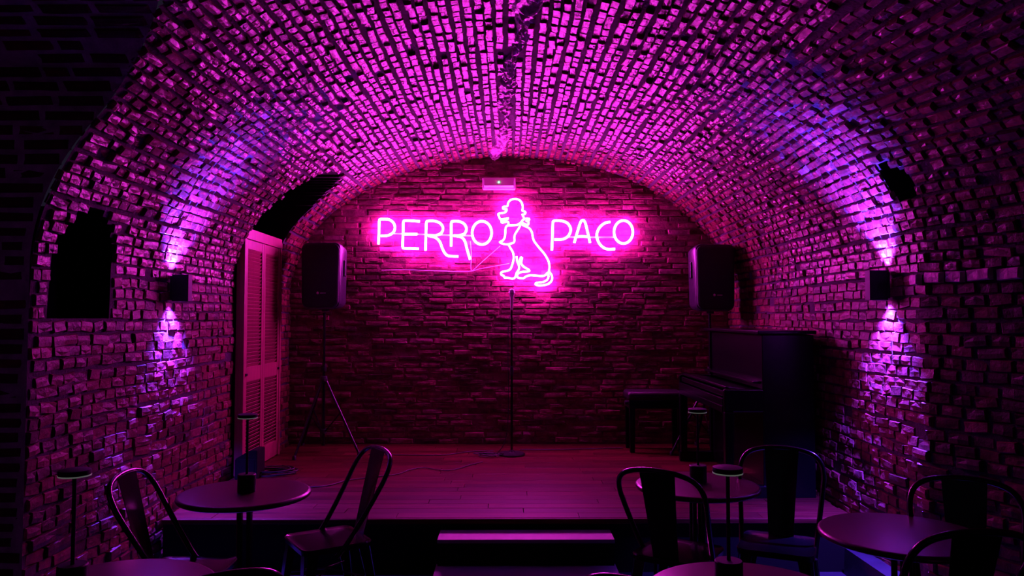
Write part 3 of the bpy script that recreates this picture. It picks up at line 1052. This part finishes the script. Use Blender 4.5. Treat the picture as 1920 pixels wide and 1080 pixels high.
box('lower_panel', (XB + 0.03, 0, 0.35), (0.02, PWD - 0.085, 0.52), M_PIANO, pia, 0.003)
box('back_frame', (-0.03, 0, 0.58), (0.05, PWD - 0.085, 1.12), M_PIANO, pia, 0.004)
box('bottom_board', (XB / 2, 0, 0.05), (-XB - 0.04, PWD - 0.085, 0.08), M_PIANO, pia, 0.003)
box('key_bed', (XB - 0.12, 0, 0.635), (0.33, PWD - 0.084, 0.05), M_PIANO, pia, 0.005)
box('key_slip', (XB - 0.272, 0, 0.685), (0.02, PWD - 0.084, 0.06), M_PIANO, pia, 0.004)
box('fallboard', (XB - 0.125, 0, 0.775), (0.275, PWD - 0.084, 0.022), M_PIANO, pia, 0.007, Euler((0, math.radians(8), 0)).to_matrix())
box('fallboard_edge', (XB - 0.255, 0, 0.745), (0.022, PWD - 0.084, 0.045), M_PIANO, pia, 0.008)
box('music_ledge', (XB - 0.02, 0, 0.83), (0.07, PWD - 0.084, 0.02), M_PIANO, pia, 0.005)
for k in (-1, 0, 1):
    o = box('pedal', (XB - 0.045, k * 0.10, 0.055), (0.14, 0.028, 0.012), M_BRASS, pia, 0.005)
    o['label'] = 'brass pedal'

bench = thing('piano_bench', 'black padded piano bench left of the piano', 'bench', (1.44, 7.43, STAGE_Z))
bmh = bmesh.new()
add_box(bmh, Vector((0, 0, 0.545)), (0.56, 0.34, 0.085), 0.030, seg=3)
from_bm('cushion', bmh, M_LEATHER, bench, True)
box('apron', (0, 0, 0.465), (0.53, 0.31, 0.08), M_PIANO, bench, 0.004)
for sx in (-1, 1):
    for sy in (-1, 1):
        box('leg', (sx * 0.235, sy * 0.13, 0.225), (0.045, 0.045, 0.45), M_PIANO, bench, 0.004, taper=(1.2, 1.2))
    lathe('adjuster_knob', [(0, 0), (0.022, 0), (0.024, 0.02), (0, 0.026)], M_BLACKPLASTIC, bench, (sx * 0.265, 0, 0.465), 14, Euler((0, sx * PI / 2, 0)).to_matrix())

# wedge monitor and coiled cable at the left edge of the stage
mon = thing('floor_monitor', 'small black wedge monitor on the stage in front of the louvred door', 'speaker', (-2.115, 6.18, STAGE_Z))
bm = bmesh.new()
prof = [(-0.09, 0), (0.09, 0), (0.09, 0.235), (0.03, 0.235), (-0.09, 0.165)]
fr = [bm.verts.new((x, -0.10, z)) for x, z in prof]
bk_ = [bm.verts.new((x, 0.10, z)) for x, z in prof]
bm.faces.new(fr); bm.faces.new(bk_[::-1])
for k in range(5):
    bm.faces.new((fr[k], bk_[k], bk_[(k + 1) % 5], fr[(k + 1) % 5]))
bmesh.ops.recalc_face_normals(bm, faces=bm.faces)
bmesh.ops.bevel(bm, geom=list(bm.edges), offset=0.006, segments=2, affect='EDGES')
from_bm('cabinet', bm, M_BLACKPAINT, mon)
box('front_grille', (0.01, -0.103, 0.10), (0.12, 0.006, 0.13), M_BLACKPAINT, mon, 0.002)
P = []
cc = at(512, 884, 6.3); cc.z = STAGE_Z
for k in range(64):
    a = k * 0.52
    rr = 0.15 + 0.03 * math.sin(k * 0.9)
    P.append(Vector((cc.x + rr * 1.15 * math.cos(a), cc.y + rr * 0.8 * math.sin(a), STAGE_Z + 0.006 + 0.0007 * k)))
tag(tube('coiled_cable', smooth_path(P, 0.05), 0.0055, M_RUBBER, None, 6), 'black cable coiled on the stage beside the wedge monitor', 'cable', 'cables on the stage floor')


# ------------------------------------------------------------------ round tables
def make_table(label):
    t_ = thing('round_table', label, 'table', (0, 0, 0), group='round bistro tables')
    R = 0.334
    lathe('table_top', [(0, 0.722), (R - 0.012, 0.722), (R - 0.003, 0.727), (R, 0.735), (R - 0.002, 0.743), (R - 0.010, 0.749), (R - 0.018, 0.75), (0, 0.75)], M_TABLE, t_, sides=64)
    bm = bmesh.new()
    for k in range(2):
        add_box(bm, Vector((0, 0, 0.712)), (0.34, 0.04, 0.018), 0.002, Euler((0, 0, PI / 4 + k * PI / 2)).to_matrix())
    from_bm('top_bracket', bm, M_BLACKPAINT, t_)
    for k in range(4):
        a = PI / 4 + k * PI / 2
        tube('column', [(0.034 * math.cos(a), 0.034 * math.sin(a), 0.03), (0.034 * math.cos(a), 0.034 * math.sin(a), 0.705)], 0.0125, M_BLACKMETAL, t_, 10)
        box('foot', (0.145 * math.cos(a), 0.145 * math.sin(a), 0.025), (0.27, 0.05, 0.02), M_BLACKMETAL, t_, 0.004, Euler((0, 0, a)).to_matrix())
        lathe('glide', [(0, 0), (0.016, 0), (0.016, 0.016), (0, 0.016)], M_RUBBER, t_, (0.25 * math.cos(a), 0.25 * math.sin(a), 0), 10)
    return t_


def pt(u, d):
    return at(u, 600, d).x


TABLES = [
    ((pt(464, 3.925), 3.925), 'round table with lamp in front of the stage, beside the left wall', 0.2),
    ((pt(217, 2.524), 2.524), 'round table cut off at the lower left with violet sheen on top', 0.5),
    ((pt(1304, 4.104), 4.104), 'round table with lamp below the piano, just right of the stage steps', 0.1),
    ((pt(1684, 3.174), 3.174), 'round table without lamp beside the right wall', 0.3),
    ((pt(1395, 2.48), 2.48), 'round table cut off at the bottom edge right of centre', 0.0),
]
proto = None
tabs = []
for (x, d), lab, rz in TABLES:
    if proto is None:
        o = proto = make_table(lab)
    else:
        o = copy_tree(proto)
        o['label'] = lab
    o.location = (x, d, 0)
    o.rotation_euler = (0, 0, rz)
    tabs.append(o)


# ------------------------------------------------------------------ cordless table lamps
def make_lamp(label):
    t_ = thing('table_lamp', label, 'table lamp', (0, 0, 0), group='cordless table lamps')
    lathe('base', [(0, 0), (0.045, 0), (0.0465, 0.004), (0.0465, 0.088), (0.043, 0.092), (0, 0.092)], M_LAMPBLACK, t_, sides=32)
    tube('stem', [(0, 0, 0.09), (0, 0, 0.385)], 0.0065, M_LAMPBLACK, t_, 12)
    lathe('shade', [(0, 0.384), (0.049, 0.384), (0.0505, 0.388), (0.049, 0.400), (0.030, 0.404), (0, 0.405)], M_LAMPBLACK, t_, sides=32)
    lathe('diffuser_ring', [(0.040, 0.381), (0.0495, 0.3795), (0.0505, 0.3835), (0.040, 0.384)], M_OPAL, t_, sides=32)
    return t_


LAMPS = [
    ((467, 905, 3.93), 'black mushroom table lamp in front of the louvred door'),
    ((147, 1075, 2.50), 'black mushroom table lamp at the lower left before the brick wall'),
    ((1306, 900, 4.15), 'black mushroom table lamp in front of the piano bench'),
    ((1361, 1075, 2.53), 'black mushroom table lamp on the table at the bottom edge'),
]
lp = None
for (u, v, d), lab in LAMPS:
    if lp is None:
        o = lp = make_lamp(lab)
    else:
        o = copy_tree(lp)
        o['label'] = lab
    o.location = (pt(u, d), d, 0.75)


# ------------------------------------------------------------------ metal bistro chairs
def rrect(w, h, r, n=5):
    out = []
    for (sx, sy, a0) in ((1, 1, 0), (-1, 1, PI / 2), (-1, -1, PI), (1, -1, 3 * PI / 2)):
        for k in range(n):
            a = a0 + PI / 2 * k / (n - 1)
            out.append((sx * (w / 2 - r) + r * math.cos(a), sy * (h / 2 - r) + r * math.sin(a)))
    return out


def make_chair(label):
    """faces local +y; origin on the floor under the seat"""
    t_ = thing('metal_chair', label, 'chair', (0, 0, 0), group='black metal bistro chairs')
    bm = bmesh.new()
    rings = []
    for (w, h, r, z) in ((0.355, 0.355, 0.05, 0.425), (0.36, 0.36, 0.05, 0.447), (0.352, 0.352, 0.048, 0.453), (0.335, 0.335, 0.042, 0.449), (0.28, 0.28, 0.035, 0.444)):
        rings.append([bm.verts.new((x, y_, z)) for x, y_ in rrect(w, h, r)])
    for a, b in zip(rings, rings[1:]):
        n = len(a)
        for k in range(n):
            bm.faces.new((a[k], a[(k + 1) % n], b[(k + 1) % n], b[k]))
    bm.faces.new(rings[-1])
    bm.faces.new([bm.verts.new((x, y_, 0.430)) for x, y_ in rrect(0.35, 0.35, 0.05)][::-1])
    from_bm('seat', bm, M_BLACKMETAL, t_, True)
    for sx in (-1, 1):
        for sy in (-1, 1):
            bm = bmesh.new()
            top, bot = Vector((sx * 0.155, sy * 0.155, 0.44)), Vector((sx * 0.205, sy * (0.20 if sy > 0 else 0.225), 0.012))
            dirv = (bot - top).normalized()
            for a, b, w in ((Vector((1, 0, 0)), 0, 1), (Vector((0, 1, 0)), 0, 1)):
                out_ = Vector((0, sy, 0)) if abs(a.x) else Vector((sx, 0, 0))
                inw = Vector((-sx, 0, 0)) if abs(a.x) else Vector((0, -sy, 0))
                q = [top + out_ * 0.012, top + out_ * 0.012 + inw * 0.055, bot + out_ * 0.004 + inw * 0.028, bot + out_ * 0.004]
                th = -out_ * 0.004
                vs = [bm.verts.new(v) for v in q] + [bm.verts.new(v + th) for v in q]
                for f in ((0, 1, 2, 3), (7, 6, 5, 4), (0, 4, 5, 1), (1, 5, 6, 2), (2, 6, 7, 3), (3, 7, 4, 0)):
                    bm.faces.new([vs[k] for k in f])
            bmesh.ops.recalc_face_normals(bm, faces=bm.faces)
            lg = from_bm('leg', bm, M_BLACKMETAL, t_)
            box('rubber_foot', (bot.x, bot.y, 0.008), (0.03, 0.03, 0.016), M_RUBBER, lg, 0.003)
    for a in (PI / 4, -PI / 4):
        tube('cross_brace', [(0.165 * math.cos(a) * 1.2, 0.165 * math.sin(a) * 1.2, 0.27), (0, 0, 0.30), (-0.165 * math.cos(a) * 1.2, -0.165 * math.sin(a) * 1.2, 0.27)], 0.006, M_BLACKMETAL, t_, 8)
    # bent tube of the back
    by_ = lambda z: -0.165 - 0.11 * ((z - 0.44) / 0.44)
    half = [(0.165, 0.40), (0.172, 0.47), (0.185, 0.58), (0.200, 0.69), (0.207, 0.755), (0.197, 0.812), (0.165, 0.850), (0.110, 0.870), (0.05, 0.878), (0, 0.880)]
    ty_ = lambda z: 0.015 - 0.30 * max(0.0, (z - 0.40) / 0.48) ** 0.85
    half = [(0.172, 0.40), (0.180, 0.47), (0.192, 0.58), (0.204, 0.69), (0.209, 0.755), (0.198, 0.812), (0.165, 0.850), (0.110, 0.870), (0.05, 0.878), (0, 0.880)]
    pts = [Vector((x, ty_(z), z)) for x, z in half] + [Vector((-x, ty_(z), z)) for x, z in half[-2::-1]]
    tube('back_tube', smooth_path(pts, 0.018), 0.0125, M_BLACKMETAL, t_, 10)
    # central splat, slightly dished
    bm = bmesh.new()
    rows, colsn = 10, 5
    gv = []
    for side in (0, 1):
        for i in range(rows + 1):
            z = 0.435 + (0.872 - 0.435) * i / rows
            hw = 0.062 + 0.024 * (i / rows) ** 1.2
            for j in range(colsn + 1):
                q = j / colsn * 2 - 1
                gv.append(bm.verts.new((q * hw, by_(z) - 0.010 * (1 - q * q) * math.sin(PI * i / rows) + (0.003 if side else 0), z)))
    n1 = (rows + 1) * (colsn + 1)
    for side in (0, 1):
        for i in range(rows):
            for j in range(colsn):
                a = side * n1 + i * (colsn + 1) + j
                f = (a, a + 1, a + colsn + 2, a + colsn + 1)
                bm.faces.new([gv[k] for k in (f if side == 0 else f[::-1])])
    for i in range(rows):
        for j in (0, colsn):
            a = i * (colsn + 1) + j
            bm.faces.new([gv[k] for k in (a, a + colsn + 1, n1 + a + colsn + 1, n1 + a)])
    bmesh.ops.recalc_face_normals(bm, faces=bm.faces)
    from_bm('back_splat', bm, M_BLACKMETAL, t_, True)
    return t_


# back-top position seen in the photo, direction the chair faces, label
CHAIR_SCALE = 1.05
CHAIRS = [
    ((pt(242, 3.56), 3.56), (0.995, 0.04), 'black metal chair with its back against the left wall, facing the lamp table'),
    ((pt(712, 4.22), 4.22), (-0.84, -0.54), 'black metal chair standing alone in front of the stage left of the steps'),
    ((-0.83, 2.14), (-0.6, 0.8), 'black metal chair at the bottom edge left of the steps, only its back top showing'),
    ((pt(1462, 4.22), 4.22), (-0.42, -0.9), 'black metal chair between the piano and the lamp table, blue glint on its back'),
    ((pt(1228, 3.60), 3.60), (0.55, 0.83), 'black metal chair seen from behind right beside the stage steps'),
    ((0.37, 2.09), (0.6, 0.8), 'black metal chair at the bottom edge under the steps, only its back top showing'),
    ((pt(1800, 3.41), 3.41), (-0.48, -0.88), 'black metal chair against the right wall behind the lampless table'),
    ((pt(1825, 2.573), 2.573), (-0.05, 1.0), 'black metal chair at the right edge in front of the lampless table'),
]
cp = None
for (x, d), (fx, fy), lab in CHAIRS:
    if cp is None:
        o = cp = make_chair(lab)
    else:
        o = copy_tree(cp)
        o['label'] = lab
    l = math.hypot(fx, fy)
    fx /= l; fy /= l
    o.rotation_euler = (0, 0, math.atan2(-fx, fy))
    o.location = (x + fx * 0.29, d + fy * 0.29, 0)
    o.scale = (CHAIR_SCALE,) * 3
